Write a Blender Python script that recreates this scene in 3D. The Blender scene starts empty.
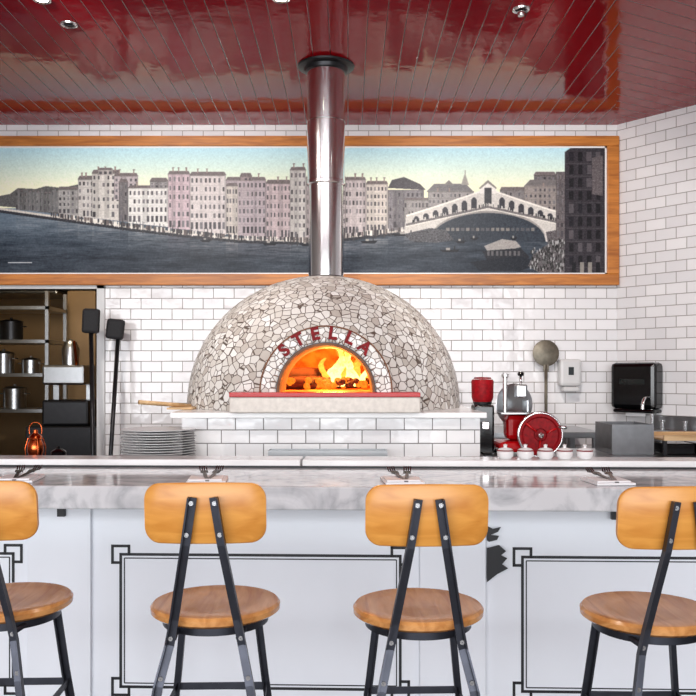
import bpy, bmesh, math, random
import numpy as np
from mathutils import Vector, Matrix
random.seed(4); rng=np.random.RandomState(7)
S=bpy.context.scene
F=825.0; CH=1.335; HY=375.0
def W(px,py,d): return Vector(((px-348)*d/F, d, CH-(py-HY)*d/F))

# ------------------------------------------------------------------ materials
def srgb(r,g,b):
    def f(c):
        c/=255.0
        return c/12.92 if c<=0.04045 else ((c+0.055)/1.055)**2.4
    return (f(r),f(g),f(b),1)
class M:
    def __init__(s,name):
        s.m=bpy.data.materials.new(name); s.m.use_nodes=True
        s.nt=s.m.node_tree; s.b=s.nt.nodes['Principled BSDF']
    def n(s,t,**kw):
        x=s.nt.nodes.new(t)
        for k,v in kw.items():
            if k.startswith('_'): setattr(x,k[1:],v)
            else: x.inputs[k.replace('__',' ')].default_value=v
        return x
    def l(s,a,b): s.nt.links.new(a,b)
    def math(s,op,a,b=None):
        x=s.nt.nodes.new('ShaderNodeMath'); x.operation=op
        for i,v in enumerate((a,b)):
            if v is None: continue
            if isinstance(v,(int,float)): x.inputs[i].default_value=v
            else: s.l(v,x.inputs[i])
        return x.outputs[0]
    def ramp(s,fac,stops):
        r=s.nt.nodes.new('ShaderNodeValToRGB'); e=r.color_ramp.elements
        while len(e)<len(stops): e.new(0.5)
        for el,(p,c) in zip(e,stops): el.position=p; el.color=c
        s.l(fac,r.inputs[0]); return r.outputs[0]
    def bump(s,h,strength=.3,dist=.01):
        b=s.nt.nodes.new('ShaderNodeBump'); b.inputs['Strength'].default_value=strength; b.inputs['Distance'].default_value=dist
        s.l(h,b.inputs['Height']); s.l(b.outputs[0],s.b.inputs['Normal'])
def plain(name,col,rough=.5,metal=0,var=.08,scale=20,emit=None,es=0,spec=.5):
    m=M(name); tc=m.n('ShaderNodeTexCoord'); nz=m.n('ShaderNodeTexNoise',Scale=scale,Detail=3.0)
    m.l(tc.outputs['Object'],nz.inputs['Vector'])
    c0=tuple(max(0,x*(1-var)) for x in col[:3])+(1,); c1=tuple(min(1,x*(1+var)) for x in col[:3])+(1,)
    m.l(m.ramp(nz.outputs[0],[(.3,c0),(.7,c1)]),m.b.inputs['Base Color'])
    m.b.inputs['Roughness'].default_value=rough; m.b.inputs['Metallic'].default_value=metal; m.b.inputs['Specular IOR Level'].default_value=spec
    if emit: m.b.inputs['Emission Color'].default_value=emit; m.b.inputs['Emission Strength'].default_value=es
    return m.m
def tiles(name,bw,bh,c1,c2,grout,mort=.004,rough=.12):
    m=M(name); tc=m.n('ShaderNodeTexCoord'); sp=m.n('ShaderNodeSeparateXYZ'); cb=m.n('ShaderNodeCombineXYZ')
    m.l(tc.outputs['Object'],sp.inputs[0]); m.l(sp.outputs[0],cb.inputs[0]); m.l(sp.outputs[2],cb.inputs[1])
    b=m.n('ShaderNodeTexBrick',Scale=1.0,Mortar=grout,Color1=c1,Color2=c2)
    b.inputs['Mortar Size'].default_value=mort; b.inputs['Mortar Smooth'].default_value=.4
    b.inputs['Brick Width'].default_value=bw; b.inputs['Row Height'].default_value=bh
    m.l(cb.outputs[0],b.inputs['Vector']); m.l(b.outputs['Color'],m.b.inputs['Base Color'])
    nz=m.n('ShaderNodeTexNoise',Scale=9.0,Detail=2.0); m.l(tc.outputs['Object'],nz.inputs['Vector'])
    h=m.math('ADD',m.math('MULTIPLY',b.outputs['Fac'],-1.0),m.math('MULTIPLY',nz.outputs[0],1.6))
    m.bump(h,.5,.006)
    r=m.math('ADD',m.math('MULTIPLY',b.outputs['Fac'],.6),rough); m.l(r,m.b.inputs['Roughness'])
    return m.m
def wood(name,c0,c1,scale=(1,14,14),rough=.35):
    m=M(name); tc=m.n('ShaderNodeTexCoord'); mp=m.n('ShaderNodeMapping'); mp.inputs['Scale'].default_value=scale
    m.l(tc.outputs['Object'],mp.inputs[0]); nz=m.n('ShaderNodeTexNoise',Scale=3.0,Detail=6.0,Distortion=.8)
    m.l(mp.outputs[0],nz.inputs['Vector'])
    m.l(m.ramp(nz.outputs[0],[(.3,c0),(.65,c1)]),m.b.inputs['Base Color']); m.b.inputs['Roughness'].default_value=rough
    m.bump(nz.outputs[0],.08,.003); return m.m
def mosaic(name,scale,grout,w=.06):
    m=M(name); tc=m.n('ShaderNodeTexCoord')
    v=m.n('ShaderNodeTexVoronoi',Scale=scale,_feature='F1'); e=m.n('ShaderNodeTexVoronoi',Scale=scale,_feature='DISTANCE_TO_EDGE')
    for x in (v,e): m.l(tc.outputs['Object'],x.inputs['Vector']); x.inputs['Randomness'].default_value=.95
    sp=m.n('ShaderNodeSeparateXYZ'); m.l(v.outputs['Color'],sp.inputs[0])
    col=m.ramp(sp.outputs[0],[(0,srgb(176,168,160)),(.25,srgb(200,195,188)),(.6,srgb(212,209,204)),(1,srgb(228,227,224))])
    fac=m.ramp(e.outputs['Distance'],[(w*.5,(0,0,0,1)),(w,(1,1,1,1))])
    mx=m.nt.nodes.new('ShaderNodeMix'); mx.data_type='RGBA'; m.l(fac,mx.inputs[0]); mx.inputs[6].default_value=grout; m.l(col,mx.inputs[7])
    m.l(mx.outputs[2],m.b.inputs['Base Color']); m.bump(fac,.5,.006)
    m.b.inputs['Roughness'].default_value=.35
    return m.m
def marble(name):
    m=M(name); tc=m.n('ShaderNodeTexCoord')
    a=m.n('ShaderNodeTexNoise',Scale=3.2,Detail=8.0,Distortion=1.6); b=m.n('ShaderNodeTexNoise',Scale=12.0,Detail=8.0,Distortion=.6)
    m.l(tc.outputs['Object'],a.inputs['Vector']); m.l(tc.outputs['Object'],b.inputs['Vector'])
    v=m.math('ABSOLUTE',m.math('SUBTRACT',a.outputs[0],.5))
    f=m.math('ADD',m.math('MULTIPLY',v,2.6),m.math('MULTIPLY',b.outputs[0],.6))
    m.l(m.ramp(f,[(.16,srgb(150,152,158)),(.34,srgb(188,190,194)),(.58,srgb(214,215,218))]),m.b.inputs['Base Color'])
    m.b.inputs['Roughness'].default_value=.1; return m.m
def ceilmat(name,ang,pw=.105):
    m=M(name); tc=m.n('ShaderNodeTexCoord'); mp=m.n('ShaderNodeMapping'); mp.inputs['Rotation'].default_value=(0,0,ang)
    m.l(tc.outputs['Object'],mp.inputs[0]); sp=m.n('ShaderNodeSeparateXYZ'); m.l(mp.outputs[0],sp.inputs[0])
    fr=m.math('FRACT',m.math('DIVIDE',sp.outputs[0],pw)); d=m.math('ABSOLUTE',m.math('SUBTRACT',fr,.5))
    g=m.ramp(d,[(.465,(1,1,1,1)),(.495,(0,0,0,1))])
    mx=m.nt.nodes.new('ShaderNodeMix'); mx.data_type='RGBA'; m.l(g,mx.inputs[0]); mx.inputs[6].default_value=srgb(70,2,8); mx.inputs[7].default_value=srgb(150,0,12)
    m.l(mx.outputs[2],m.b.inputs['Base Color']); m.b.inputs['Roughness'].default_value=.08; m.b.inputs['Specular IOR Level'].default_value=.3
    nz=m.n('ShaderNodeTexNoise',Scale=7.0,Detail=4.0); m.l(tc.outputs['Object'],nz.inputs['Vector'])
    m.bump(m.math('ADD',m.math('MULTIPLY',g,.45),m.math('MULTIPLY',nz.outputs[0],1.3)),.5,.006); return m.m

m_wall=tiles('white_subway_tile',.158,.080,srgb(238,237,238),srgb(224,223,225),srgb(150,144,140),.0033)
m_base=tiles('white_base_tile',.146,.070,srgb(238,238,238),srgb(230,230,231),srgb(120,118,116),.003)
m_mos=mosaic('broken_tile_mosaic',24,srgb(92,80,72),.058)
m_mos2=mosaic('arch_mosaic',32,srgb(92,76,68),.07)
m_marble=marble('marble')
m_ceil=ceilmat('red_beadboard_a',0); m_ceil2=ceilmat('red_beadboard_b',math.radians(62))
m_frame=wood('frame_pine',srgb(156,88,28),srgb(200,126,52),(1.2,12,12),.4)
m_seat=wood('seat_wood',srgb(166,106,54),srgb(204,148,90),(10,1.5,10),.18)
m_back=wood('back_wood',srgb(192,124,48),srgb(214,150,70),(1.5,10,10),.35)
m_steel=plain('gunmetal',srgb(58,60,68),.4,.8,.15)
m_bolt=plain('bolt_steel',srgb(170,170,172),.25,1)
m_chrome=plain('polished_steel',srgb(224,222,222),.14,1,.03)
m_stain=plain('stainless',srgb(168,170,172),.28,1,.06)
m_darkst=plain('dark_steel',srgb(50,50,52),.35,.8)
m_fork=plain('cutlery_steel',srgb(110,108,108),.25,1)
m_cab=plain('cabinet_white',srgb(224,228,235),.45,0,.015,3)
m_white=plain('white_gloss',srgb(236,236,236),.18,0,.01)
m_soap=plain('grey_white_plastic',srgb(206,206,206),.25,0,.01)
m_black=plain('black_paint',srgb(10,12,20),.5)
m_blackg=plain('black_gloss_plastic',srgb(8,8,10),.12)
m_red=plain('red_enamel',srgb(172,6,14),.25,0,.05,20,None,0,.35)
m_redd=plain('dark_red_tile',srgb(132,8,18),.5,0,.3,60,None,0,.15)
m_redl=plain('letter_red_tile',srgb(118,16,22),.5,0,.4,60,None,0,.15)
m_sill=plain('sill_concrete',srgb(204,198,190),.45,0,.1,40)
m_floor=plain('floor_concrete',srgb(112,104,98),.5,0,.15,4)
m_tan=plain('kitchen_tan',srgb(142,114,78),.6,0,.15,3)
m_copper=plain('copper',srgb(200,96,50),.22,1)
m_napkin=plain('napkin',srgb(236,236,238),.8,0,.02)
m_log=plain('charred_log',srgb(60,28,14),.9,0,.4,30)
m_lining=plain('mouth_brick',srgb(110,72,48),.8,0,.3,30)
m_grayw=plain('painted_plaster',srgb(190,188,184),.7,0,.03)
m_glassy=plain('dark_glass',srgb(30,34,34),.08)
m_bristle=plain('dark_bristle',srgb(20,20,24),.7,0,.3,80)
m_peelw=wood('peel_wood',srgb(176,138,92),srgb(214,182,138),(1,10,10),.5)
m_oldst=plain('worn_aluminium',srgb(112,106,94),.45,.7,.25)
m_lamp=plain('lamp_glow',(1,1,1,1),.4,0,0,5,(1,.82,.6,1),12)
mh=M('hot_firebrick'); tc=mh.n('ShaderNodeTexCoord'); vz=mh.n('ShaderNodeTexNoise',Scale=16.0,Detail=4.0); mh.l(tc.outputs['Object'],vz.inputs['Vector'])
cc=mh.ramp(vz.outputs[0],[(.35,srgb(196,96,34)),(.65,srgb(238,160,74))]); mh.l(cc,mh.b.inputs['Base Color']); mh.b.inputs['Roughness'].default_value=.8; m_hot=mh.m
def flamemat(name,c0,c1,s,zl,zh):
    m=M(name); tc=m.n('ShaderNodeTexCoord'); sp=m.n('ShaderNodeSeparateXYZ'); m.l(tc.outputs['Object'],sp.inputs[0])
    nz=m.n('ShaderNodeTexNoise',Scale=22.0,Detail=3.0,Distortion=1.5); m.l(tc.outputs['Object'],nz.inputs['Vector'])
    t=m.math('ADD',m.math('DIVIDE',m.math('SUBTRACT',sp.outputs[2],zl),zh-zl),m.math('MULTIPLY',m.math('SUBTRACT',nz.outputs[0],.5),1.8))
    m.l(m.ramp(t,[(.15,c0),(.9,c1)]),m.b.inputs['Emission Color']); m.b.inputs['Emission Strength'].default_value=s
    m.b.inputs['Base Color'].default_value=(0,0,0,1); m.b.inputs['Roughness'].default_value=1; return m.m
m_fl1=flamemat('flame_orange',(1,.40,.04,1),(1,.16,.01,1),2.0,0,.3)
m_fl2=flamemat('flame_yellow',(1,.72,.22,1),(1,.38,.04,1),3.0,0,.25)
m_ember=flamemat('embers',(1,.2,.01,1),(.25,.02,0,1),1.6,-.05,.12)

# ------------------------------------------------------------------ geometry helpers
def link(name,me,mat=None,parent=None,loc=(0,0,0),rot=(0,0,0),smooth=False):
    o=bpy.data.objects.new(name,me); S.collection.objects.link(o)
    if mat is not None and len(me.materials)==0: me.materials.append(mat)
    o.location=loc; o.rotation_euler=rot
    if parent is not None: o.parent=parent
    if smooth:
        for p in me.polygons: p.use_smooth=True
    return o
def empty(name,loc=(0,0,0),rot=(0,0,0)):
    o=bpy.data.objects.new(name,None); o.empty_display_size=.1; S.collection.objects.link(o); o.location=loc; o.rotation_euler=rot; return o
def bev(o,w=.004,seg=2):
    b=o.modifiers.new('bevel','BEVEL'); b.width=w; b.segments=seg; b.limit_method='ANGLE'; return o
def boxes(name,lst,mat,parent=None,loc=(0,0,0),rot=(0,0,0),bevel=0):
    v=[];f=[]
    for (x0,x1,y0,y1,z0,z1) in lst:
        k=len(v)
        v+=[(x0,y0,z0),(x1,y0,z0),(x1,y1,z0),(x0,y1,z0),(x0,y0,z1),(x1,y0,z1),(x1,y1,z1),(x0,y1,z1)]
        f+=[(k,k+3,k+2,k+1),(k+4,k+5,k+6,k+7),(k,k+1,k+5,k+4),(k+1,k+2,k+6,k+5),(k+2,k+3,k+7,k+6),(k+3,k,k+4,k+7)]
    me=bpy.data.meshes.new(name); me.from_pydata(v,[],f); o=link(name,me,mat,parent,loc,rot)
    if bevel: bev(o,bevel)
    return o
def box(name,x0,x1,y0,y1,z0,z1,mat,parent=None,bevel=0,loc=(0,0,0),rot=(0,0,0)):
    return boxes(name,[(x0,x1,y0,y1,z0,z1)],mat,parent,loc,rot,bevel)
def lathe(name,prof,mat,parent=None,loc=(0,0,0),rot=(0,0,0),seg=40,smooth=True,wob=None):
    v=[];f=[];n=len(prof)
    for i in range(seg):
        a=2*math.pi*i/seg
        for j,(r,z) in enumerate(prof):
            ox,oy=(wob(z,a) if wob else (0,0)); v.append((r*math.cos(a)+ox,r*math.sin(a)+oy,z))
    for i in range(seg):
        for j in range(n-1):
            a=i*n+j; b=((i+1)%seg)*n+j; f.append((a,b,b+1,a+1))
    me=bpy.data.meshes.new(name); me.from_pydata(v,[],f)
    bm=bmesh.new(); bm.from_mesh(me); bmesh.ops.remove_doubles(bm,verts=bm.verts,dist=1e-6); bmesh.ops.recalc_face_normals(bm,faces=bm.faces); bm.to_mesh(me); bm.free()
    o=link(name,me,mat,parent,loc,rot,smooth)
    if smooth:
        try: me.set_sharp_from_angle(angle=math.radians(40))
        except Exception: pass
    return o
def tube(name,pts,r,mat,parent=None,loc=(0,0,0),rot=(0,0,0),smoothc=False,cyc=False):
    c=bpy.data.curves.new(name,'CURVE'); c.dimensions='3D'; c.bevel_depth=r; c.bevel_resolution=4; c.use_fill_caps=True
    s=c.splines.new('NURBS' if smoothc else 'POLY'); s.points.add(len(pts)-1)
    for p,q in zip(s.points,pts): p.co=(*q,1)
    if smoothc: s.order_u=3; s.use_endpoint_u=not cyc
    s.use_cyclic_u=cyc
    c.materials.append(mat); o=bpy.data.objects.new(name,c); S.collection.objects.link(o); o.location=loc; o.rotation_euler=rot
    if parent is not None: o.parent=parent
    return o
def strap(name,pts,w,t,mat,parent,wdir=(1,0,0),lip=0,sec0=None):
    v=[];f=[];wd=Vector(wdir)
    P=[Vector(p) for p in pts]
    def sweep(sec):
        k0=len(v);m=len(sec)
        for i,p in enumerate(P):
            d=(P[min(i+1,len(P)-1)]-P[max(i-1,0)]).normalized(); s=(wd-d*wd.dot(d)).normalized(); n=d.cross(s)
            for a,b in sec: v.append(tuple(p+s*a+n*b))
        for i in range(len(P)-1):
            for j in range(m): a=k0+i*m+j; b=k0+i*m+(j+1)%m; f.append((a,b,b+m,a+m))
        f.append(tuple(k0+j for j in range(m))[::-1]); f.append(tuple(k0+(len(P)-1)*m+j for j in range(m)))
    sweep(sec0 or [(-w/2,-t/2),(w/2,-t/2),(w/2,t/2),(-w/2,t/2)])
    if lip: 
        s=1 if lip>0 else -1; L=abs(lip); a0=s*w/2; sweep([(a0-s*t,-t/2),(a0,-t/2),(a0,L),(a0-s*t,L)])
    me=bpy.data.meshes.new(name); me.from_pydata(v,[],f)
    bm=bmesh.new(); bm.from_mesh(me); bmesh.ops.recalc_face_normals(bm,faces=bm.faces); bm.to_mesh(me); bm.free()
    return link(name,me,mat,parent,smooth=bool(sec0))
def rod(name,p,q,r,mat,parent):
    return strap(name,[p,q],0,0,mat,parent,sec0=[(r*math.cos(a),r*math.sin(a)) for a in np.linspace(0,2*math.pi,12,endpoint=False)])

CZ=3.245; WY=6.30; CX=2.054
# ------------------------------------------------------------------ room shell
box('floor',-5,5.2,-2.6,8.8,-.05,0,m_floor)
me=bpy.data.meshes.new('ceiling')
mx0=CX-.31*(WY+2.6)
vs=[(-5,-2.6,CZ),(mx0,-2.6,CZ),(CX,WY+.05,CZ),(-5,WY+.05,CZ),(5.3,-2.6,CZ),(5.3,WY+.05,CZ)]
me.from_pydata(vs,[],[(0,3,2,1),(1,2,5,4)]); me.materials.append(m_ceil); me.materials.append(m_ceil2); me.polygons[1].material_index=1
link('ceiling',me)
DX0,DX1,DZ=-2.98,-1.865,1.99
boxes('wall_back',[(-5,DX0,WY,WY+.12,0,CZ),(DX0,DX1,WY,WY+.12,DZ,CZ),(DX1,CX+.1,WY,WY+.12,0,CZ)],m_wall)
ang=math.atan2(-.47,.405)
box('wall_right',0,4.6,0,.12,0,CZ,m_wall,loc=(CX,WY,0),rot=(0,0,ang))
box('wall_side_right',5.0,5.12,-2.6,3.0,0,CZ,m_grayw)
box('wall_side_left',-5.12,-5,-2.6,WY,0,CZ,m_grayw)
fr=[(-5,5,-2.7,-2.6,0,.35),(-5,5,-2.7,-2.6,2.9,CZ)]
for x in (-5,-3,-1,1,3,4.92): fr.append((x,x+.08,-2.7,-2.6,.35,2.9))
boxes('window_storefront',fr,m_black)
boxes('wall_kitchen',[(-4.3,-1.2,8.6,8.7,0,2.7),(-4.3,-4.2,6.42,8.6,0,2.7),(-1.3,-1.2,6.42,8.6,0,2.7),(-2.72,-2.45,8.0,8.59,0,2.7)],m_tan)
box('ceiling_kitchen',-4.3,-1.2,6.42,8.7,2.7,2.75,m_grayw)
boxes('trim_door',[(DX1-.05,DX1+.012,WY-.02,WY+.13,0,DZ+.05),(DX0-.05,DX1+.012,WY-.02,WY+.13,DZ-.0,DZ+.05),(DX0-.05,DX0,WY-.02,WY+.13,0,DZ)],m_soap,bevel=.004)

# ------------------------------------------------------------------ mural print
SX=2.5; X0,X1,Y0,Y1=-12,606,147,273
NW=int((X1-X0)*SX); NH=int((Y1-Y0)*SX)
gx=X0+(np.arange(NW)+.5)/SX; gy=Y0+(np.arange(NH)+.5)/SX
GX,GY=np.meshgrid(gx,gy); img=np.zeros((NH,NW,3))
def C(*c): return np.array(c,float)
def smooth(a,kx,ky):
    for _ in range(2):
        if kx>1: a=np.apply_along_axis(lambda r:np.convolve(r,np.ones(kx)/kx,'same'),1,a)
        if ky>1: a=np.apply_along_axis(lambda r:np.convolve(r,np.ones(ky)/ky,'same'),0,a)
    return a
t=np.clip((GY-147)/42,0,1)[...,None]
img[:]=C(168,206,218)*(1-t)+C(228,228,194)*t
def poly(pts,col,noise=0):
    inside=np.zeros((NH,NW),bool); n=len(pts)
    for i in range(n):
        xa,ya=pts[i]; xb,yb=pts[(i+1)%n]
        if ya==yb: continue
        c=((ya>GY)!=(yb>GY)); xi=(xb-xa)*(GY-ya)/(yb-ya)+xa; inside^=c&(GX<xi)
    img[inside]=C(*col)+ (rng.randn(inside.sum(),1)*noise if noise else 0)
def rect(x0,y0,x1,y1,col,noise=0):
    a,b=[int(round(np.clip((v-X0)*SX,0,NW))) for v in (x0,x1)]; c,d=[int(round(np.clip((v-Y0)*SX,0,NH))) for v in (y0,y1)]
    if b>a and d>c: img[c:d,a:b]=C(*col)+(rng.randn(d-c,b-a,1)*noise if noise else 0)
n1=smooth(rng.randn(NH,NW),17,1); n1/=n1.std(); n2=smooth(rng.randn(NH,NW),60,9); n2/=n2.std()
wt=np.clip((GY-208)/50,0,1); lf=np.clip(1-GX/180,0,1)
wat=(C(84,94,104)[None,None]*(1-wt[...,None])+C(42,50,60)*wt[...,None])+lf[...,None]*C(22,28,32)*(1-wt[...,None])+n1[...,None]*7+n2[...,None]*6
mask=GY>208; img[mask]=wat[mask]
def reflect(x0,x1,y0,col,a=.3,h=20):
    m=(GX>x0)&(GX<x1)&(GY>y0)&(GY<y0+h); k=a*(1-(GY-y0)/h)*(0.6+.4*np.clip(n1,-1,1)); k=np.clip(k,0,1)[...,None]
    img[m]=(img*(1-k)+C(*col)*k)[m]
def bld(x0,x1,top,b0,b1,col,fl,nc,roof=(104,96,96),rh=3,ch=False):
    col=tuple(c*.95 for c in col)
    poly([(x0,top),(x1,top),(x1,b1),(x0,b0)],col,12)
    if rh: poly([(x0-.5,top+.4),(x0+1.5,top-rh),(x1-1.5,top-rh),(x1+.5,top+.4)],roof,12)
    H=min(b0,b1)-top; w=(x1-x0)/nc
    # soft vertical staining
    for k in range(3):
        a=random.uniform(x0,x1); m=(np.abs(GX-a)<random.uniform(1,3))&(GX>x0)&(GX<x1)&(GY>top)&(GY<min(b0,b1)); img[m]*=random.uniform(.86,1.0)
    for k in range(fl):
        last=(k==fl-1); yy=top+1.4+k*(H-2)/fl; hh=(H-2)/fl; sk=random.random()
        for c in range(nc):
            if random.random()<.1: continue
            xx=x0+w*(c+.5)+random.uniform(-.2,.2); d=random.randint(50,112); ww=w*(.28 if last else .16+.05*sk)
            rect(xx-ww,yy+hh*.2,xx+ww,yy+hh*(.95 if last else .70),(d,d-2,d+2))
            if not last and random.random()<.5:
                rect(xx-ww-.5,yy+hh*.2,xx-ww,yy+hh*.70,(126,120,116))
        if k: rect(x0,yy,x1,yy+.4,tuple(v*.85 for v in col))
    rect(x0,top+.6,x1,top+1.2,tuple(v*.7 for v in col))
    rect(x0,top,x0+.5,min(b0,b1),tuple(v*.6 for v in col)); rect(x1-1.4,top,x1,min(b0,b1),tuple(v*.84 for v in col))
    if ch:
        for q_ in (.2,.45,.8):
            if random.random()<.75: cx_=x0+(x1-x0)*q_; rect(cx_,top-rh-3,cx_+1.4,top-rh+1,(138,124,118)); rect(cx_-.4,top-rh-3.6,cx_+1.8,top-rh-2.8,(104,96,94))
    reflect(x0,x1,max(b0,b1)+5,col,.32)
poly([(-12,198),(10,194),(18,188),(36,189),(46,186),(62,188),(80,184),(80,216),(40,212),(20,208),(-12,205)],(84,84,84),12)
for x in range(16,80,4): bld(x,x+3.8,random.randint(187,194),209+x*.06,209+x*.06,tuple([random.randint(110,160)]*3),3,2,rh=1.2)
bld(58,79,189,214,216,(156,154,152),4,5,rh=2.5)
bld(78,94,179,217,219,(192,188,184),5,4,ch=True); bld(92,120,173,218,221,(204,200,194),6,6,ch=True); bld(98,113,169,175,175,(176,170,166),1,3,rh=1)
bld(114,138,176,200,200,(182,172,174),4,5,ch=True); bld(119,128,182,221,222,(122,118,120),5,2)
bld(128,168,188,223,227,(224,222,218),4,9,ch=True,rh=2.5); bld(150,168,181,188,188,(156,152,152),2,4)
bld(168,190,174,228,230,(198,178,184),6,5,ch=True); bld(190,226,175,230,235,(208,200,198),6,8,ch=True)
bld(226,266,180,234,238,(174,162,166),6,10,ch=True); bld(226,238,186,234,236,(204,196,188),5,4); bld(240,252,176,181,181,(146,134,134),1,3)
bld(266,291,183,238,239,(192,176,178),6,7,ch=True); bld(290,306,170,239,239,(198,194,190),8,4,ch=True); bld(306,346,178,238,236,(180,170,170),6,9)
bld(345,366,180,236,234,(192,182,182),6,6,ch=True); bld(366,388,184,234,231,(202,194,186),6,6,ch=True)
poly([(388,188),(392,180),(404,177),(420,184),(426,190)],(76,74,78),8)
bld(388,424,190,231,228,(126,122,126),5,8,roof=(70,68,72),rh=0); bld(404,432,200,229,227,(150,146,144),3,8,rh=2)
poly([(426,192),(434,184),(466,184),(474,192)],(108,106,108),8); bld(428,474,191,214,212,(150,146,144),3,11,rh=0,ch=True); poly([(461,185),(465,173),(469,185)],(146,142,136)); rect(464.6,170,465.4,174,(136,132,126)); poly([(444,185),(449,180),(454,185)],(118,114,112))
bld(500,530,190,212,212,(124,120,120),3,7); poly([(524,186),(530,180),(562,179),(566,186)],(106,102,102),7); bld(524,566,186,224,226,(146,138,134),6,9,rh=0,ch=True); bld(534,556,175,180,180,(112,108,108),1,5)
q=[(-12,206),(30,212),(80,219),(130,226),(180,232),(240,238),(306,240),(346,236),(390,231),(415,228)]
poly(q+[(x,y+2.2) for x,y in q[::-1]],(190,184,176),14)
poly([(x,y+2.2) for x,y in q]+[(x,y+5) for x,y in q[::-1]],(44,46,52),8)
for i in range(420):
    x=random.uniform(50,412); y=np.interp(x,[a for a,b in q],[b for a,b in q]); rect(x,y-2.5,x+random.uniform(.5,2.2),y+random.uniform(.5,3.2),random.choice([(48,48,52),(70,66,68),(100,92,90),(214,210,202)]))
for i in range(60):
    x=random.uniform(120,400); y=np.interp(x,[a for a,b in q],[b for a,b in q]); rect(x,y-6,x+.5,y+6,(62,60,62))
tp_=lambda x:191+.36*max(0,abs(x-488)-6)-(0.0012*(x-488)**2)*.3
pr_=lambda x:208+.22*abs(x-488)*1.0
ar_=lambda x:242-29*math.sqrt(max(0,1-((x-488)/58.)**2))
xs_=list(range(406,572,2))
poly([(x,tp_(x)) for x in xs_]+[(572,238)]+[(x,ar_(x)) for x in range(546,429,-2)]+[(404,236)],(190,186,180),12)
poly([(x,ar_(x)) for x in range(430,547,2)]+[(546,242),(430,242)],(46,53,62),8)
poly([(x,ar_(x)+.0) for x in range(431,546,2)]+[(x,ar_(x)-2.2) for x in range(545,430,-2)],(142,138,134),9)
poly([(x,pr_(x)-2.4) for x in xs_]+[(x,pr_(x)) for x in xs_[::-1]],(104,100,100),18)
poly([(x,pr_(x)+.0) for x in xs_]+[(x,pr_(x)+1.0) for x in xs_[::-1]],(216,212,204),6)
for i in range(7):
    for s_ in (-1,1):
        xx=488+s_*(14+i*9.6); a=tp_(xx)+3.6; b=pr_(xx)-2.8
        if b-a>3:
            rect(xx-3,a+1.8,xx+3,b,(52,52,58)); rect(xx-2.2,a+.6,xx+2.2,a+2,(52,52,58)); rect(xx-1,a-.1,xx+1,a+.8,(52,52,58))
poly([(x,tp_(x)-1) for x in xs_]+[(x,tp_(x)+.8) for x in xs_[::-1]],(218,214,206),6)
poly([(480,194),(480,187),(488,181),(496,187),(496,194)],(212,208,202),6); rect(484.5,188,491.5,204,(60,60,64)); poly([(479,188),(488,180),(497,188),(496,189),(488,183),(480,189)],(124,120,116))
for x in range(446,532,5): rect(x,228,x+3.4,231,random.choice([(120,116,112),(80,80,84)]),8)
for i in range(90):
    x=random.uniform(412,566); rect(x,pr_(x)-5,x+1,pr_(x)-2,random.choice([(40,40,44),(190,186,180)]))
for (bx,by,bw) in [(392,234,26),(412,240,22),(262,243,16),(300,244,12),(360,241,18),(455,241,12),(470,238,9),(510,238,8),(200,240,12),(440,250,20)]:
    poly([(bx,by),(bx+bw,by-.6),(bx+bw-3,by+2.4),(bx+3,by+2.4)],(26,28,34)); rect(bx+bw*.3,by-2,bx+bw*.5,by,(150,146,140)); rect(bx+bw*.7,by-4,bx+bw*.75,by,(34,34,38))
poly([(404,234),(430,228),(446,230),(454,240),(436,243),(410,241)],(72,72,76),24)
poly([(484,246),(502,239),(516,241),(521,247),(506,251),(488,252)],(150,146,142),12); poly([(482,251),(521,248),(530,257),(514,263),(488,262)],(34,36,42),9)
for i in range(8): rect(487+i*4.4,251,489.4+i*4.4,256,(90,88,90))
poly([(470,262),(520,256),(542,263),(520,271),(480,271)],(26,30,38),8)
poly([(546,232),(566,228),(566,273),(540,273),(528,266),(534,254),(548,244)],(88,84,86),26)
for i in range(300):
    x=random.uniform(530,566); y=random.uniform(238,269)
    if x<548 and y<246: continue
    d=random.choice([26,38,54,70,90,160]); rect(x,y,x+1.1,y+3,(d,d,d))
bld(556,568,172,238,238,(104,98,100),8,3,rh=0)
poly([(565,152),(572,147),(606,147),(606,273),(565,273)],(48,45,50),11)
for r in range(9):
    for c in range(4):
        rect(569+c*9+random.uniform(-.5,.5),152+r*13,573.5+c*9,161+r*13,random.choice([(24,22,26),(30,28,34),(78,74,78),(24,22,26)]),4)
    rect(566,163+r*13,606,163.7+r*13,(68,64,68))
poly([(592,158),(603,155),(603,196),(592,194)],(88,82,84),16)
for i in range(4): rect(572+i*8,262,576+i*8,273,random.choice([(130,126,120),(24,24,28)]))
rect(8,262,32,263.2,(200,202,206))
for _ in range(2):
    for ch_ in range(3):
        a=img[...,ch_]; bl=a.copy(); bl[1:-1,1:-1]=(a[1:-1,1:-1]*4+a[:-2,1:-1]+a[2:,1:-1]+a[1:-1,:-2]+a[1:-1,2:])/8; img[...,ch_]=bl
gr_=smooth(rng.randn(NH,NW),3,3); gr_/=gr_.std(); img+=gr_[...,None]*3+(rng.randn(NH,NW,1)*2); img=np.clip(img,0,255)/255.
lin=np.where(img<=.04045,img/12.92,((img+.055)/1.055)**2.4); lin=np.clip(lin*1.25,0,.92)
s=WY-.035
xs=(X0+np.arange(NW+1)/SX-348)*s/F; zs=CH-(Y0+np.arange(NH+1)/SX-HY)*s/F
vx,vz=np.meshgrid(xs,zs); co=np.stack([vx,np.full_like(vx,s),vz],-1).reshape(-1,3)
idx=np.arange((NH+1)*(NW+1)).reshape(NH+1,NW+1)
fc=np.stack([idx[1:,:-1],idx[1:,1:],idx[:-1,1:],idx[:-1,:-1]],-1).reshape(-1,4)
me=bpy.data.meshes.new('print'); me.vertices.add(len(co)); me.vertices.foreach_set('co',co.ravel().astype(np.float32))
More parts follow.
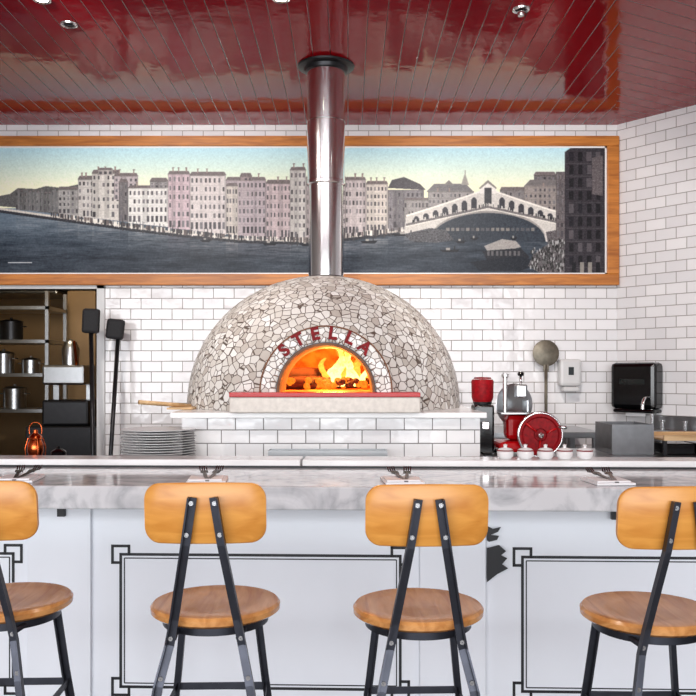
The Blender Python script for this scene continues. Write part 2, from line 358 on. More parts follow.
me.loops.add(fc.size); me.loops.foreach_set('vertex_index',fc.ravel().astype(np.int32)); me.polygons.add(len(fc)); me.polygons.foreach_set('loop_start',(np.arange(len(fc))*4).astype(np.int32))
try: me.polygons.foreach_set('loop_total',np.full(len(fc),4,np.int32))
except Exception: pass
me.update(calc_edges=True)
ca=me.color_attributes.new('Col','FLOAT_COLOR','CORNER')
cols=np.repeat(np.concatenate([lin,np.ones((NH,NW,1))],-1).reshape(-1,4),4,axis=0)
ca.data.foreach_set('color',cols.ravel().astype(np.float32))
mm=M('mural_print'); at=mm.n('ShaderNodeAttribute',_attribute_name='Col'); mm.l(at.outputs['Color'],mm.b.inputs['Base Color']); mm.b.inputs['Roughness'].default_value=.4; mm.b.inputs['Specular IOR Level'].default_value=.2
mur=empty('framed_panorama_mural'); link('print',me,mm.m,mur)
fy0,fy1=WY-.06,WY
def fx(px,d=WY-.05): return (px-348)*d/F
def fz(py,d=WY-.05): return CH-(py-HY)*d/F
for nm,a in (('frame_top',(fx(-24),fx(619),fz(146),fz(136))),('frame_bottom',(fx(-24),fx(619),fz(285),fz(274))),('frame_right',(fx(607),fx(619),fz(274),fz(146))),('frame_left',(fx(-24),fx(-13),fz(274),fz(146)))):
    o=box(nm,a[0],a[1],fy0,fy1,a[2],a[3],m_frame,mur,bevel=.005)
boxes('liner',[(fx(-13),fx(607),WY-.04,WY-.001,fz(147.6),fz(146)),(fx(-13),fx(607),WY-.04,WY-.001,fz(274),fz(272.6)),(fx(605.4),fx(607),WY-.04,WY-.001,fz(274),fz(146))],m_white,mur)

# ------------------------------------------------------------------ oven
OX=(324-348)*5.1/F; OY=5.1; OZ=1.143; R=.832; HGT=.80
oven=empty('pizza_oven',(OX,OY,OZ))
v=[];f=[];NP,NT=220,90
def prof(t):
    c=math.cos(t); sn=math.sin(t)
    return R*(abs(c)**.98), HGT*(abs(sn)**.98)
for j in range(NT+1):
    r,z=prof(j/NT*math.pi/2)
    if j==NT: r=0.0005
    for i in range(NP):
        a=2*math.pi*i/NP; v.append((r*math.cos(a),r*math.sin(a),z))
PX=(326-348)*4.25/F-OX; PZ=.104
for j in range(NT):
    for i in range(NP):
        q=(j*NP+i,j*NP+(i+1)%NP,(j+1)*NP+(i+1)%NP,(j+1)*NP+i)
        cx=sum(v[k][0] for k in q)/4-PX; cy=sum(v[k][1] for k in q)/4; cz=sum(v[k][2] for k in q)/4-PZ
        if cy<0 and ((cx*cx+max(cz,0)**2)**.5<.295): continue
        f.append(q)
me=bpy.data.meshes.new('dome'); me.from_pydata(v,[],f); link('dome',me,m_mos,oven,smooth=True)
v2=[(x*.86,y*.86,.103+z*.72) for x,y,z in v]; f2=[]
for j in range(NT):
    for i in range(NP):
        q=(j*NP+i,(j+1)*NP+i,(j+1)*NP+(i+1)%NP,j*NP+(i+1)%NP)
        cx=sum(v2[k][0] for k in q)/4-PX; cy=sum(v2[k][1] for k in q)/4; cz=sum(v2[k][2] for k in q)/4-PZ
        if cy<0 and ((cx*cx+max(cz,0)**2)**.5<.25): continue
        f2.append(q)
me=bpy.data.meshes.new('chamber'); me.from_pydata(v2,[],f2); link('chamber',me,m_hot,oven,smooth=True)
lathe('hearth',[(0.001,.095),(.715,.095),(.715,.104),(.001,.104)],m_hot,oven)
def archring(name,r0,r1,y0,y1,mat,zb,N=48):
    out=[];inn=[]
    out.append((PX+r1,zb)); inn.append((PX+r0,zb))
    for i in range(N+1):
        a=math.pi*i/N; out.append((PX+r1*math.cos(a),PZ+r1*math.sin(a))); inn.append((PX+r0*math.cos(a),PZ+r0*math.sin(a)))
    out.append((PX-r1,zb)); inn.append((PX-r0,zb)); n=len(out); vv=[]
    for (yy) in (y0,y1):
        for p in out: vv.append((p[0],yy,p[1]))
        for p in inn: vv.append((p[0],yy,p[1]))
    ff=[]
    for i in range(n-1):
        ff.append((i,i+1,n+i+1,n+i)); ff.append((2*n+i,3*n+i,3*n+i+1,2*n+i+1))
        ff.append((i,2*n+i,2*n+i+1,i+1)); ff.append((n+i,n+i+1,3*n+i+1,3*n+i))
    me=bpy.data.meshes.new(name); me.from_pydata(vv,[],ff)
    bm=bmesh.new(); bm.from_mesh(me); bmesh.ops.recalc_face_normals(bm,faces=bm.faces); bm.to_mesh(me); bm.free()
    return link(name,me,mat,oven)
bev(archring('mouth_arch',.252,.345,-.86,-.42,m_mos2,0),.014)
archring('mouth_lining',.240,.2525,-.868,-.40,m_lining,PZ)
archring('mouth_joint',.250,.257,-.863,-.80,m_darkst,PZ)
archring('arch_outer_joint',.336,.343,-.862,-.80,m_lining,0)
for i in range(25):
    a=math.pi*(i+.5)/25+random.uniform(-.02,.02); c_,s_=math.cos(a),math.sin(a)
    strap('arch_joint_%d'%(i+1),[(PX+.258*c_,-.8605,PZ+.258*s_),(PX+.283*c_,-.8605,PZ+.283*s_)],.004,.002,m_lining,oven,wdir=(-s_,0,c_))
sl=(230-348)*4.2/F-OX; sr=(420-348)*4.2/F-OX
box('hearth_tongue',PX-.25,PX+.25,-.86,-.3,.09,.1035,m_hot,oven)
box('sill_slab',sl,sr,-.93,-.72,0,.080,m_sill,oven,bevel=.006)
box('sill_red_edge',sl,sr,-.935,-.72,.0805,.104,m_red,oven,bevel=.003)
for i,chh in enumerate('STELLA'):
    a=math.radians(135-17.2*i)
    c=bpy.data.curves.new('letter','FONT'); c.body=chh; c.size=.088; c.align_x='CENTER'; c.align_y='CENTER'; c.extrude=.003; c.offset=.004
    c.materials.append(m_redl); o=bpy.data.objects.new('letter_%d'%(i+1),c); S.collection.objects.link(o); o.parent=oven
    o.location=(PX+.302*math.cos(a),-.865,PZ+.302*math.sin(a)); o.rotation_euler=(math.pi/2,-(a-math.pi/2),0)
def flame(name,x,y,h,r,mat,sd):
    ph=sd*1.7; pr=[(max(.0005,r*(math.sin(math.pi*min(1,(k/18)**.55))**.8)*(1-.35*k/18)*(1+.18*math.sin(k*1.9+ph))),h*k/18) for k in range(19)]
    lathe(name,pr,mat,oven,loc=(x,y,PZ+.02),seg=14,wob=lambda z,a:(.045*math.sin(z*26+ph)*z/h+.010*math.sin(3*a+z*40+ph),.01*math.cos(z*20+ph)))
k=0
for (x,y,h,r) in [(.0,-.05,.22,.020),(.06,-.1,.28,.022),(.11,-.02,.38,.028),(.16,-.05,.32,.024),(.21,-.12,.24,.020),(.03,.0,.20,.026),(.245,-.06,.22,.022),(.12,.02,.34,.028),(.19,.0,.36,.024)]:
    k+=1; flame('flame_%d'%k,PX+x-.02,y,h*.78,r,m_fl1 if k%2 else m_fl2,k)
for (x,y,h,r) in [(.06,-.16,.15,.014),(.12,-.17,.22,.017),(.17,-.18,.15,.014),(.09,-.19,.12,.012),(.21,-.17,.14,.012)]:
    k+=1; flame('flame_%d'%k,PX+x-.01,y,h,r,m_fl2,k)
for i,(x,y,a,z) in enumerate([(-.16,-.1,.2,.045),(-.08,-.02,-.3,.05),(.1,-.08,.1,.04),(-.14,0,.5,.1),(.15,.0,-.4,.06),(-.2,-.2,-.5,.035)]):
    lathe('log_%d'%(i+1),[(.001,-.14),(.032,-.135),(.036,0),(.03,.135),(.001,.14)],m_log,oven,loc=(PX+x,y,PZ+z),rot=(0,math.pi/2,a),seg=10)
for i in range(50):
    x=random.uniform(-.24,.22); y=random.uniform(-.35,-.05)
    o=lathe('ember_%d'%(i+1),[(.001,-.015),(.018,-.01),(.022,.004),(.012,.016),(.001,.018)],m_ember if i%3 else m_log,oven,loc=(PX+x,y,PZ+.02+.04*random.random()),rot=(random.random(),random.random(),0),seg=7,smooth=False)
FX=(326-348)*5.1/F-OX; rr=.117
lathe('flue_pipe',[(rr*.93,.77),(rr*.93,1.36),(rr,1.362),(rr+.004,1.366),(rr+.004,1.382),(rr,1.386),(rr,1.75),(rr+.002,1.752),(rr+.002,1.762),(rr,1.764),(rr,CZ-OZ)],m_chrome,oven,loc=(FX,0,0),seg=64)
lathe('flue_base_ring',[(rr*.93,.775),(rr*1.08,.775),(rr*1.08,.79),(rr*.93,.80)],m_darkst,oven,loc=(FX,0,0),seg=48)
lathe('ceiling_collar',[(rr,CZ-OZ-.045),(rr+.014,CZ-OZ-.04),(rr+.02,CZ-OZ-.02),(.172,CZ-OZ-.012),(.176,CZ-OZ-.002),(rr,CZ-OZ-.002)],m_darkst,oven,loc=(FX,0,0),seg=48)
L=bpy.data.lights.new('fire_light','POINT'); L.energy=48; L.color=(1,.36,.06); L.shadow_soft_size=.06
lo=bpy.data.objects.new('fire_light',L); S.collection.objects.link(lo); lo.parent=oven; lo.location=(PX+.02,-.24,PZ+.24)

ob=empty('oven_base',(0,0,0))
bx0,bx1=(182-348)*4.28/F,(480-348)*4.28/F
box('tiled_body',bx0,bx1,4.28,6.28,0,1.112,m_base,ob)
box('top_slab',(170-348)*4.24/F,(487-348)*4.24/F,4.24,6.28,1.113,1.142,m_white,ob,bevel=.004)
pl=empty('wooden_pizza_peel',(0,0,1.143))
boxes('blade',[(-1.0,-.86,4.55,4.86,0.001,.012)],m_peelw,pl)
rod('handle',(-.9,4.7,.016),(-1.13,4.46,.045),.012,m_peelw,pl)

# ------------------------------------------------------------------ bar zone
BAR=[]
def B(o): BAR.append(o); return o
CT=.92
top=B(empty('marble_bar_counter'))
box('counter_slab',-3.6,3.4,3.06,3.68,CT-.088,CT,m_marble,top,bevel=.006)
box('cabinet_body',-3.6,3.4,3.35,3.75,0,CT-.089,m_cab,top)
boxes('pilasters',[(-1.30,-1.04,3.33,3.35,.0,CT-.09),(.30,.565,3.33,3.35,.0,CT-.09),(1.95,2.2,3.33,3.35,0,CT-.09)],m_cab,top,bevel=.003)
boxes('brackets',[(x,x+.03,3.15,3.329,CT-.100,CT-.089) for x in (-1.17,-.62,.24,1.06)]+[(x,x+.03,3.31,3.329,CT-.16,CT-.089) for x in (-1.17,-.62,.24,1.06)],m_black,top)
def keyframe(nm,xl,xr,zt,zb):
    u=.034; y0,y1=3.3475,3.3498; t=.0055; t2=.0022; L=[]
    for (cx,sx) in ((xl,1),(xr,-1)):
        for (cz,sz) in ((zt,-1),(zb,1)):
            def seg(ax,az,bx,bz,t):
                xa,xb=sorted((cx+sx*ax*u,cx+sx*bx*u)); za,zb_=sorted((cz+sz*az*u,cz+sz*bz*u)); L.append((xa-t,xb+t,y0,y1,za-t,zb_+t))
            seg(0,0,2,0,t);seg(0,0,0,2,t);seg(0,2,1,2,t);seg(2,0,2,1,t);seg(1,1,2,1,t);seg(1,1,1,2,t)
    L+= [(xl+u-t,xl+u+t,y0,y1,zb+2*u,zt-2*u),(xr-u-t,xr-u+t,y0,y1,zb+2*u,zt-2*u),(xl+2*u,xr-2*u,y0,y1,zt-u-t,zt-u+t),(xl+2*u,xr-2*u,y0,y1,zb+u-t,zb+u+t)]
    i=1.45*u
    L+= [(xl+i-t2,xl+i+t2,y0,y1,zb+i,zt-i),(xr-i-t2,xr-i+t2,y0,y1,zb+i,zt-i),(xl+i,xr-i,y0,y1,zt-i-t2,zt-i+t2),(xl+i,xr-i,y0,y1,zb+i-t2,zb+i+t2)]
    boxes(nm,L,m_black,top)
keyframe('key_border_1',-2.54,-1.333,.635,.025); keyframe('key_border_2',-.955,.256,.635,.025); keyframe('key_border_3',.68,1.89,.635,.025)
def patch(nm,pts,y):
    vv=[(x,y,z) for x,z in pts]; me=bpy.data.meshes.new(nm); me.from_pydata(vv,[],[tuple(range(len(vv)))]); link(nm,me,m_black,top)
def PP(l): return [((x-348)/246.3,CH-(y-HY)/246.3) for x,y in l]
patch('paint_patch_1',PP([(488,524),(494,527),(502,525),(499,530),(492,533),(500,534),(498,538),(490,540),(488,538)]),3.3285)
patch('paint_patch_2',PP([(488,546),(500,543),(507,549),(502,553),(508,556),(503,562),(509,566),(498,572),(488,580)]),3.3285)
rim=B(empty('bar_back_ledge'))
box('ledge_board_1',-3.6,-.215,3.69,3.86,.865,.955,m_white,rim,bevel=.004)
box('ledge_board_2',-.205,3.4,3.69,3.86,.865,.955,m_white,rim,bevel=.004)
box('ledge_joint',-3.6,3.4,3.681,3.689,.9,.928,m_black,rim)
def fork(parent,x,y,rz,k):
    e=empty('fork_%d'%k,(x,y,.014),(math.radians(4),0,rz)); e.parent=parent; e.scale=(1.25,1.1,1.6)
    strap('handle',[(0,-.095,0),(0,-.03,.002),(0,.03,.004)],.011,.0025,m_fork,e)
    strap('neck',[(0,.03,.004),(0,.05,.006)],.024,.0025,m_fork,e)
    for i in range(4): strap('tine_%d'%(i+1),[(-.0105+i*.007,.05,.006),(-.0105+i*.007,.075,.004),(-.0105+i*.007,.1,.012)],.0036,.0024,m_fork,e)
for px in (19,209,402,603):
    d=3.24; X=(px-345)*d/F
    e=B(empty('place_setting',(X,3.21,CT)))
    box('napkin',-.075,.075,-.09,.09,.001,.010,m_napkin,e,bevel=.002,rot=(0,0,.12))
    box('napkin_fold',-.07,.06,-.08,.05,.0105,.017,m_napkin,e,bevel=.0015,rot=(0,0,.12))
    fork(e,-.014,.015,.28,1); fork(e,.020,.018,-.06,2)
    for c_ in e.children:
        if c_.name.startswith('fork'): c_.location.z=.019
for px in (502,522,542,561,581):
    d=3.77; e=B(empty('ceramic_sugar_jar',((px-345)*3.74/F,d,.956)))
    lathe('pot',[(.001,0),(.026,0),(.036,.012),(.038,.028),(.034,.034),(.001,.034)],m_white,e,seg=28)
    lathe('lid_band',[(.036,.0345),(.036,.039),(.001,.039)],m_redd,e,seg=28)
    lathe('lid',[(.034,.0395),(.026,.046),(.008,.05),(.007,.056),(.010,.062),(.001,.066)],m_white,e,seg=28)
def stool(X,Y):
    e=empty('bar_stool',(X,Y,0))
    SZ=.668
    lathe('seat',[(.001,SZ-.008),(.10,SZ-.007),(.165,SZ),(.183,SZ-.002),(.19,SZ-.010),(.189,SZ-.024),(.178,SZ-.032),(.001,SZ-.032)],m_seat,e,seg=64)
    lathe('seat_ring',[(.135,SZ-.033),(.155,SZ-.033),(.155,SZ-.06),(.135,SZ-.06),(.135,SZ-.033)],m_steel,e,seg=40)
    hw=.164;z0,z1=.880,1.042;rc=.042;N=36;vv=[];ff=[]
    for i in range(N+1):
        s_=-math.cos(math.pi*i/N); u=s_*hw
        a=abs(u)-(hw-rc); cut=rc-math.sqrt(max(0,rc*rc-a*a)) if a>0 else 0
        top_=z1-cut*.98+.006*(1-(u/hw)**2); bot_=z0+cut*.98
        if top_-bot_<.004: m_=(top_+bot_)/2; top_=m_+.002; bot_=m_-.002
        yb=-.232+.9*u*u; th=.0065
        for (dy,zz) in [(-th,bot_+.004),(-th,(bot_+top_)/2),(-th,top_-.004),(-th*.5,top_),(th*.5,top_),(th,top_-.004),(th,(bot_+top_)/2),(th,bot_+.004),(th*.5,bot_),(-th*.5,bot_)]:
            vv.append((u,yb+dy-(zz-.95)*.12,zz))
    for i in range(N):
        for j in range(10): a=i*10+j; b=i*10+(j+1)%10; ff.append((a,b,b+10,a+10))
    ff.append(tuple(range(10))); ff.append(tuple(N*10+j for j in range(10)))
    me=bpy.data.meshes.new('backrest'); me.from_pydata(vv,[],ff)
    bm=bmesh.new(); bm.from_mesh(me); bmesh.ops.recalc_face_normals(bm,faces=bm.faces); bm.to_mesh(me); bm.free()
    link('backrest',me,m_back,e,smooth=True)
    try: me.set_sharp_from_angle(angle=math.radians(50))
    except Exception: pass
    for s_ in (-1,1):
        pts=[(s_*.028,-.258,1.010),(s_*.048,-.247,.88),(s_*.085,-.208,.67),(s_*.098,-.203,.60),(s_*.122,-.235,.50),(s_*.20,-.30,0.0)]
        strap('rear_leg_%d'%(1 if s_<0 else 2),pts,.024,.005,m_steel,e,lip=s_*.018)
        strap('front_leg_%d'%(1 if s_<0 else 2),[(s_*.112,.11,.615),(s_*.135,.135,.40),(s_*.185,.19,0)],.022,.005,m_steel,e,lip=-s_*.018)
        rod('seat_arm_%d'%(1 if s_<0 else 2),(s_*.088,-.200,.618),(s_*.112,.11,.613),.008,m_steel,e)
        for z,x,y in ((.995,.031,-.264),(.91,.044,-.257),(.62,.095,-.209),(.52,.117,-.233)):
            lathe('bolt',[(.001,-.004),(.006,-.003),(.0065,.002),(.001,.002)],m_bolt,e,loc=(s_*x,y,z),rot=(math.pi/2,0,0),seg=12)
    zf=.36
    def lp(s_,front):
        if front: t=(.40-zf)/.40; return (s_*(.135+.05*t),.135+.055*t,zf)
        t=(.5-zf)/.5; return (s_*(.122+.078*t),-.235-.065*t,zf)
    a,b,c,d=lp(-1,1),lp(1,1),lp(1,0),lp(-1,0)
    for i,(p,q) in enumerate(((a,b),(b,c),(c,d),(d,a))): strap('foot_rail_%d'%(i+1),[p,q],.022,.004,m_steel,e,wdir=(0,0,1))
    e.rotation_euler=(0,0,math.radians(1.5)); return e
for px in (7,216,418,648):
    X=(px-348)*2.41/F; Y=2.425-.06*X; stool((px-348)*Y/F,Y)
wt=empty('back_bar_worktop')
box('worktop',-3.4,3.3,4.02,4.275,.86,.90,m_stain,wt,bevel=.003)
box('carcass',-3.4,3.3,4.06,4.275,0,.859,m_cab,wt)
box('worktop_right',.74,2.4,4.28,4.9,.86,.90,m_stain,wt,bevel=.003)
box('carcass_right',.74,2.4,4.30,4.88,0,.859,m_cab,wt)
ps=empty('dinner_plate_stack',((160-348)*4.16/F,4.13,.90))
for i in range(13):
    z=.002+i*.0125
    lathe('plate_%d'%(i+1),[(.001,z),(.09,z),(.11,z+.002),(.178,z+.011),(.184,z+.012),(.184,z+.015),(.177,z+.0145),(.11,z+.006),(.001,z+.005)],m_soap,ps,loc=(random.uniform(-.006,.006),random.uniform(-.004,.004),0),seg=48)
tr=empty('steel_utensil_tray',((328-348)*4.2/F,4.2,.90))
boxes('tray_walls',[(-.3,.3,-.05,-.045,.001,.055),(-.3,.3,.045,.05,.001,.055),(-.3,-.295,-.045,.045,.001,.055),(.295,.3,-.045,.045,.001,.055),(-.295,.295,-.045,.045,.001,.005)],m_stain,tr)
la=empty('copper_lantern',((37-348)*4.15/F,4.13,.90))
lathe('base',[(.001,.001),(.045,.001),(.045,.018),(.034,.028),(.001,.028)],m_copper,la)
lathe('globe',[(.032,.03),(.04,.055),(.038,.09),(.026,.115)],m_copper,la)
lathe('cap',[(.034,.115),(.03,.13),(.012,.145),(.012,.16),(.001,.163)],m_copper,la)
for i in range(4): a=i*math.pi/2+.6; tube('guard_%d'%(i+1),[(.046*math.cos(a),.046*math.sin(a),.02),(.05*math.cos(a),.05*math.sin(a),.07),(.036*math.cos(a),.036*math.sin(a),.12)],.0025,m_copper,la)
tube('bail',[(-.03,0,.14),(-.036,0,.18),(0,0,.205),(.036,0,.18),(.03,0,.14)],.0025,m_copper,la,smoothc=True)
cn=empty('black_sauce_pot',((60-348)*4.15/F,4.13,.90))
lathe('body',[(.001,.001),(.035,.001),(.037,.05),(.033,.055),(.001,.055)],m_blackg,cn); lathe('lid_knob',[(.034,.0555),(.02,.065),(.006,.068),(.008,.078),(.001,.08)],m_blackg,cn)

def brush(name,pt,pb,d0,d1):
    e=empty(name); a=W(*pt,d0); b=W(*pb,d1); b.z=.002
    rod('pole',tuple(b),tuple(a),.016,m_darkst,e); return e,a,b
e,a,b=brush('oven_brush',(91,332),(95,560),6.0,5.7)
box('brush_head',-.062,.062,-.03,.03,-.09,.09,m_bristle,e,bevel=.02,loc=(a.x,a.y,a.z+.08),rot=(0,.05,0))
e,a,b=brush('oven_brush',(118,338),(104,560),6.12,5.85)
box('brush_head',-.065,.065,-.03,.03,-.075,.075,m_bristle,e,bevel=.02,loc=(a.x-.02,a.y,a.z+.065),rot=(0,.12,0))

# ------------------------------------------------------------------ right equipment
bc=empty('rear_steel_counter')
box('top',.76,1.72,5.55,6.25,.91,.95,m_stain,bc,bevel=.003); boxes('legs',[(x,x+.04,y,y+.04,0,.909) for x in (.78,1.66) for y in (5.58,6.18)],m_stain,bc)
box('undershelf',.78,1.70,5.60,6.2,.3,.33,m_darkst,bc)
tp=empty('round_turning_peel')
hx=(547-348)*6.2/F; hz=CH-(353-HY)*6.2/F
lathe('disc',[(.001,-.003),(.095,-.003),(.1,0),(.095,.003),(.001,.003)],m_oldst,tp,loc=(hx,6.235,hz),rot=(math.radians(86),0,0),seg=40)
rod('handle',(hx,6.23,hz-.09),(hx-.01,6.19,.951),.012,m_oldst,tp)
boxes('ferrule',[(hx-.02,hx+.02,6.22,6.24,hz-.14,hz-.085)],m_oldst,tp,bevel=.003)
sd=empty('soap_dispenser',((571-348)*6.2/F,6.3,CH-(375-HY)*6.2/F))
box('body',-.082,.082,-.105,-.001,-.085,.12,m_soap,sd,bevel=.022); box('push_bar',-.06,.06,-.118,-.02,-.125,-.088,m_soap,sd,bevel=.01)
box('window',-.02,.02,-.1075,-.1045,0,.06,m_glassy,sd)
def RW(name,t): return empty(name,(CX+math.cos(ang)*t,WY+math.sin(ang)*t,0),(0,0,ang))
td=RW('paper_towel_dispenser',.205); zc=CH-(387-HY)*6.1/F
box('housing',-.18,.18,-.14,-.001,zc-.16,zc+.18,m_blackg,td,bevel=.03); box('lower_lip',-.165,.165,-.125,-.001,zc-.19,zc-.162,m_blackg,td,bevel=.012)
box('view_slot',-.1,.1,-.1425,-.139,zc+.02,zc+.06,m_glassy,td); box('paper',-.08,.08,-.09,-.086,zc-.215,zc-.191,m_napkin,td)
sk=RW('stainless_hand_sink',.0)
boxes('top',[(.3,2.0,-.5,-.42,.90,.945),(.3,2.0,-.1,-.002,.90,.945),(.3,.45,-.42,-.1,.90,.945),(.95,2.0,-.42,-.1,.90,.945)],m_stain,sk,bevel=.003)
boxes('basin',[(.45,.95,-.42,-.1,.70,.71),(.45,.46,-.42,-.1,.71,.90),(.94,.95,-.42,-.1,.71,.90),(.46,.94,-.42,-.41,.71,.90),(.46,.94,-.11,-.1,.71,.90)],m_stain,sk)
box('backsplash',.3,2.0,-.02,-.002,.9455,1.04,m_stain,sk)
boxes('legs',[(x,x+.04,y,y+.04,0,.899) for x in (.32,1.15,1.94) for y in (-.48,-.08)],m_stain,sk); box('undershelf',.36,1.94,-.47,-.05,.45,.47,m_darkst,sk)
tube('faucet',[(.33,-.08,.946),(.33,-.08,1.12),(.33,-.10,1.17),(.33,-.17,1.18),(.33,-.21,1.14),(.33,-.21,1.09)],.012,m_chrome,sk,smoothc=True)
lathe('tap_handle',[(.001,0),(.012,0),(.012,.05),(.02,.055),(.02,.065),(.001,.067)],m_chrome,sk,loc=(.41,-.08,.946)); lathe('tap_handle_2',[(.001,0),(.012,0),(.012,.05),(.02,.055),(.02,.065),(.001,.067)],m_chrome,sk,loc=(.58,-.08,.946))
bm_=empty('steel_splash_box',(0,0,.90)); xa,xb=(612-348)*4.5/F,(654-348)*4.5/F
boxes('walls',[(xa,xb,4.5,4.505,.001,.165),(xa,xb,4.8,4.805,.001,.165),(xa,xa+.005,4.505,4.8,.001,.165),(xb-.005,xb,4.505,4.8,.001,.165),(xa,xb,4.506,4.799,.03,.034)],plain('brushed_box_steel',srgb(120,120,122),.35,.9,.1),bm_)
ty=empty('wooden_prep_tray',(0,0,.90)); xa,xb=(660-348)*4.5/F,(740-348)*4.5/F
boxes('legs',[(xa,xa+.02,4.45,4.47,.001,.08),(xb-.02,xb,4.45,4.47,.001,.08),(xa,xa+.02,4.72,4.74,.001,.08),(xb-.02,xb,4.72,4.74,.001,.08)],m_darkst,ty)
boxes('tray',[(xa,xb,4.44,4.75,.081,.09),(xa,xb,4.44,4.452,.0905,.11),(xa,xb,4.738,4.75,.0905,.11)],m_peelw,ty)
boxes('shelf_bins',[(xa+.02,xa+.19,4.5,4.7,.001,.06),(xa+.21,xb-.02,4.5,4.7,.001,.06)],m_blackg,ty,bevel=.005)
sl_=empty('red_meat_slicer',((528-348)*4.45/F,4.55,.90))
box('base',-.16,.16,-.14,.14,.02,.075,m_red,sl_,bevel=.02)
for i,(x,y) in enumerate(((-.13,-.11),(.13,-.11),(-.13,.11),(.13,.11))): lathe('foot_%d'%(i+1),[(.001,.001),(.02,.001),(.016,.02),(.001,.02)],m_chrome,sl_,loc=(x,y,0),seg=16)
box('pedestal',-.10,.08,-.04,.1,.076,.22,m_red,sl_,bevel=.03)
rx=(math.radians(90),0,math.radians(-8)); wz=.118
lathe('flywheel',[(.001,.0),(.03,.0),(.035,.012),(.09,.012),(.098,.02),(.108,.02),(.112,.01),(.108,-.008),(.001,-.008)],m_redd,sl_,loc=(.05,-.17,wz),rot=rx,seg=56)
tor=[(.05+ .116*math.cos(a),-.17,wz+.116*math.sin(a)) for a in np.linspace(0,2*math.pi,48,endpoint=False)]
tube('wheel_rim',tor,.008,m_chrome,sl_,cyc=True)
for i in range(3):
    a=i*math.pi*2/3+.4; rod('spoke_%d'%i,(.05+.03*math.cos(a),-.19,wz+.03*math.sin(a)),(.05+.1*math.cos(a),-.188,wz+.1*math.sin(a)),.006,m_red,sl_)
lathe('hub',[(.001,.045),(.014,.04),(.016,.0),(.001,.0)],m_chrome,sl_,loc=(.05,-.175,wz),rot=rx,seg=20)
rod('crank_handle',(.13,-.185,.16),(.175,-.22,.16),.01,m_chrome,sl_)
lathe('blade',[(.001,.004),(.11,.0),(.118,-.003),(.001,-.006)],m_stain,sl_,loc=(-.04,.06,.27),rot=(math.radians(90),0,math.radians(20)),seg=48)
box('carriage_table',-.15,.03,-.12,.0,.222,.234,m_stain,sl_,bevel=.003)
box('carriage_fence',-.01,.0,-.12,.0,.2345,.30,m_stain,sl_,bevel=.002)
lathe('post',[(.001,.235),(.012,.235),(.012,.42),(.02,.425),(.02,.44),(.001,.442)],m_chrome,sl_,loc=(-.115,-.055,0),seg=20)
rod('pusher_arm',(-.115,-.055,.40),(-.02,-.055,.40),.009,m_chrome,sl_)
box('pusher_plate',-.06,.0,-.09,-.02,.31,.385,m_stain,sl_,bevel=.01)
rod('pusher_shaft',(-.03,-.055,.38),(-.03,-.055,.43),.007,m_chrome,sl_)
lathe('pusher_knob',[(.001,0),(.014,0),(.018,.012),(.012,.022),(.001,.024)],m_blackg,sl_,loc=(-.03,-.055,.43),seg=20)
gr=empty('red_coffee_grinder',((487-348)*4.45/F,4.6,.90))
box('body',-.055,.055,-.07,.07,.001,.27,m_blackg,gr,bevel=.012); box('spout',-.02,.02,-.11,-.071,.14,.18,m_chrome,gr,bevel=.004)
lathe('collar',[(.001,.271),(.05,.271),(.052,.285),(.001,.285)],m_darkst,gr); lathe('hopper',[(.001,.286),(.052,.286),(.060,.31),(.062,.40),(.056,.41),(.001,.412)],m_redd,gr)
lathe('hopper_lid',[(.001,.413),(.05,.413),(.045,.422),(.001,.424)],m_redl,gr)

# ------------------------------------------------------------------ kitchen beyond
rk=empty('steel_storage_rack',(-2.95,7.6,0))
boxes('posts',[(x,x+.03,y,y+.03,0,2.1) for x in (-.75,.25) for y in (-.25,.22)],m_stain,rk); boxes('shelves',[(-.75,.28,-.25,.25,z,z+.03) for z in (.5,1.0,1.32,1.62,1.92)],m_stain,rk)
def pot(x,y,z,r,h,mat):
    e=empty('stock_pot',(x,y,z)); lathe('body',[(.001,.001),(r,.001),(r,h),(r+.006,h+.004),(r-.004,h+.002),(r-.004,.01),(.001,.008)],mat,e,seg=28)
    lathe('lid',[(r+.004,h+.006),(r*.6,h+.02),(.015,h+.025),(.012,h+.04),(.001,h+.042)],mat,e,seg=28)
    for s_ in(-1,1): tube('handle_%d'%s_,[(s_*r,-.03,h*.75),(s_*(r+.03),-.02,h*.75),(s_*(r+.03),.02,h*.75),(s_*r,.03,h*.75)],.005,mat,e)
for a in ((-3.45,7.55,1.35,.1,.16,m_stain),(-3.15,7.55,1.35,.09,.18,m_stain),(-2.9,7.55,1.35,.08,.12,m_stain),(-3.4,7.55,1.65,.11,.14,m_stain),(-3.08,7.55,1.65,.1,.17,m_darkst),(-3.4,7.55,1.03,.11,.15,m_stain),(-3.05,7.55,1.03,.1,.18,m_stain),(-3.5,7.55,1.95,.1,.12,m_stain)): pot(*a)
em=empty('espresso_machine',(-2.42,7.2,.0))
box('cart',-.3,.34,-.25,.3,0,.9,m_darkst,em,bevel=.01); box('body',-.2,.2,-.15,.2,.901,1.12,m_darkst,em,bevel=.02); box('head',-.18,.18,-.2,.18,1.25,1.42,m_stain,em,bevel=.02); boxes('columns',[(-.17,-.12,.05,.15,1.12,1.25),(.12,.17,.05,.15,1.12,1.25)],m_stain,em)
lathe('boiler',[(.001,0),(.07,0),(.075,.14),(.05,.2),(.02,.22),(.001,.23)],m_stain,em,loc=(0,0,1.421)); tube('lever',[(.1,-.15,1.4),(.12,-.25,1.55),(.12,-.28,1.62)],.012,m_copper,em)
hd=empty('range_hood',(-3.0,8.25,2.12)); box('canopy',-.9,.2,-.3,.3,0,.3,m_stain,hd,bevel=.02)
pn=empty('hanging_utensil_rail',(-2.35,8.57,1.75)); rod('rail',(-.08,-.04,0),(.6,-.04,0),.01,m_stain,pn)
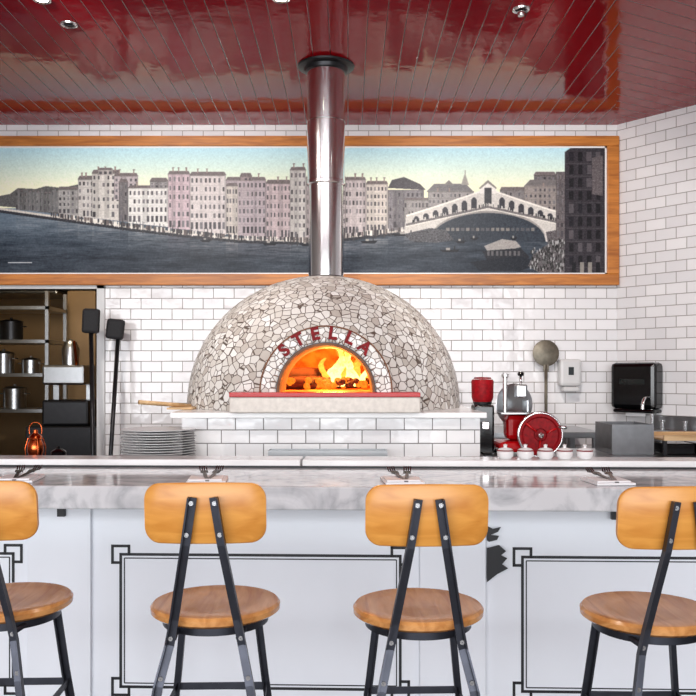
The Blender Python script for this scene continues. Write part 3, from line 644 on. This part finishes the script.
for i in range(4):
    x=-.02+i*.17; rod('utensil_%d'%i,(x,-.05,0),(x,-.05,-.2),.007,m_darkst,pn); lathe('pan_%d'%i,[(.001,0),(.05,.0),(.06,.02)],m_darkst if i%2 else m_copper,pn,loc=(x,-.05,-.25),rot=(math.pi/2,0,0),seg=24)

# ------------------------------------------------------------------ ceiling fittings
def downlight(px,py,glow):
    d=(CZ-CH)*F/(HY-py); x=(px-348)*d/F
    e=empty('recessed_ceiling_light',(x,d,CZ))
    lathe('bezel',[(.03,-.004),(.036,-.012),(.044,-.008),(.046,-.001)],m_chrome,e,seg=32)
    lathe('lens',[(.001,-.006),(.03,-.005)],m_lamp if glow else m_glassy,e,seg=24); return e
e=downlight(521,9,False); lathe('gimbal',[(.001,-.04),(.016,-.036),(.02,-.02),(.016,-.007)],m_chrome,e,seg=24)
e=downlight(69,24,False)
downlight(42,-1,True); downlight(281,-2,True); downlight(740,10,True)
T=Matrix.Translation((0,3.1,0))@Matrix.Rotation(math.radians(-1.8),4,'Z')@Matrix.Translation((-0.018,-3.1,0))
bpy.context.view_layer.update()
for o in BAR: 
    mw=T@o.matrix_basis; o.matrix_basis=mw

# ------------------------------------------------------------------ lights
def area(name,loc,rot,sx,sy,e,col=(1,1,1)):
    L=bpy.data.lights.new(name,'AREA'); L.shape='RECTANGLE'; L.size=sx; L.size_y=sy; L.energy=e; L.color=col
    o=bpy.data.objects.new(name,L); S.collection.objects.link(o); o.location=loc; o.rotation_euler=rot; return o
area('window_daylight',(-1.5,-5,2.3),(math.radians(88),0,0),10,3.6,900,(.96,.975,1))
def spot(name,loc,tgt,e,ang_=70,col=(1,.94,.88)):
    L=bpy.data.lights.new(name,'SPOT'); L.energy=e; L.spot_size=math.radians(ang_); L.spot_blend=.6; L.color=col; L.shadow_soft_size=.05
    o=bpy.data.objects.new(name,L); S.collection.objects.link(o); o.location=loc; o.rotation_euler=(Vector(tgt)-Vector(loc)).to_track_quat('-Z','Y').to_euler()
spot('added_spot_a',(-1.6,3.6,3.15),(-1.0,6.3,1.6),150,85); spot('added_spot_b',(.9,3.6,3.15),(1.3,6.3,1.5),150,85); spot('added_spot_c',(-.2,3.2,3.15),(-.1,5,1.4),75)  # added out-of-view spots washing back wall and oven
spot('added_spot_d',(-.8,2.4,3.15),(-.6,3.0,.9),50,90); spot('added_spot_e',(1.0,2.4,3.15),(.8,3.0,.9),50,90)  # two more added spots, unseen above the stools, brightening the bar
L=bpy.data.lights.new('kitchen_lamp','POINT'); L.energy=20; L.color=(1,.84,.62); L.shadow_soft_size=.15
o=bpy.data.objects.new('kitchen_lamp',L); S.collection.objects.link(o); o.location=(-2.5,7.0,2.5)
w=bpy.data.worlds.new('World'); S.world=w; w.use_nodes=True; w.node_tree.nodes['Background'].inputs[0].default_value=(.86,.93,1,1); w.node_tree.nodes['Background'].inputs[1].default_value=1.0
S.view_settings.view_transform='Standard'
c=bpy.data.cameras.new('camera'); c.sensor_width=36; c.lens=36*F/696; c.shift_y=(HY-348)/696; c.clip_end=50
co=bpy.data.objects.new('camera',c); S.collection.objects.link(co); co.location=(0,0,CH); co.rotation_euler=(math.pi/2,0,0); S.camera=co
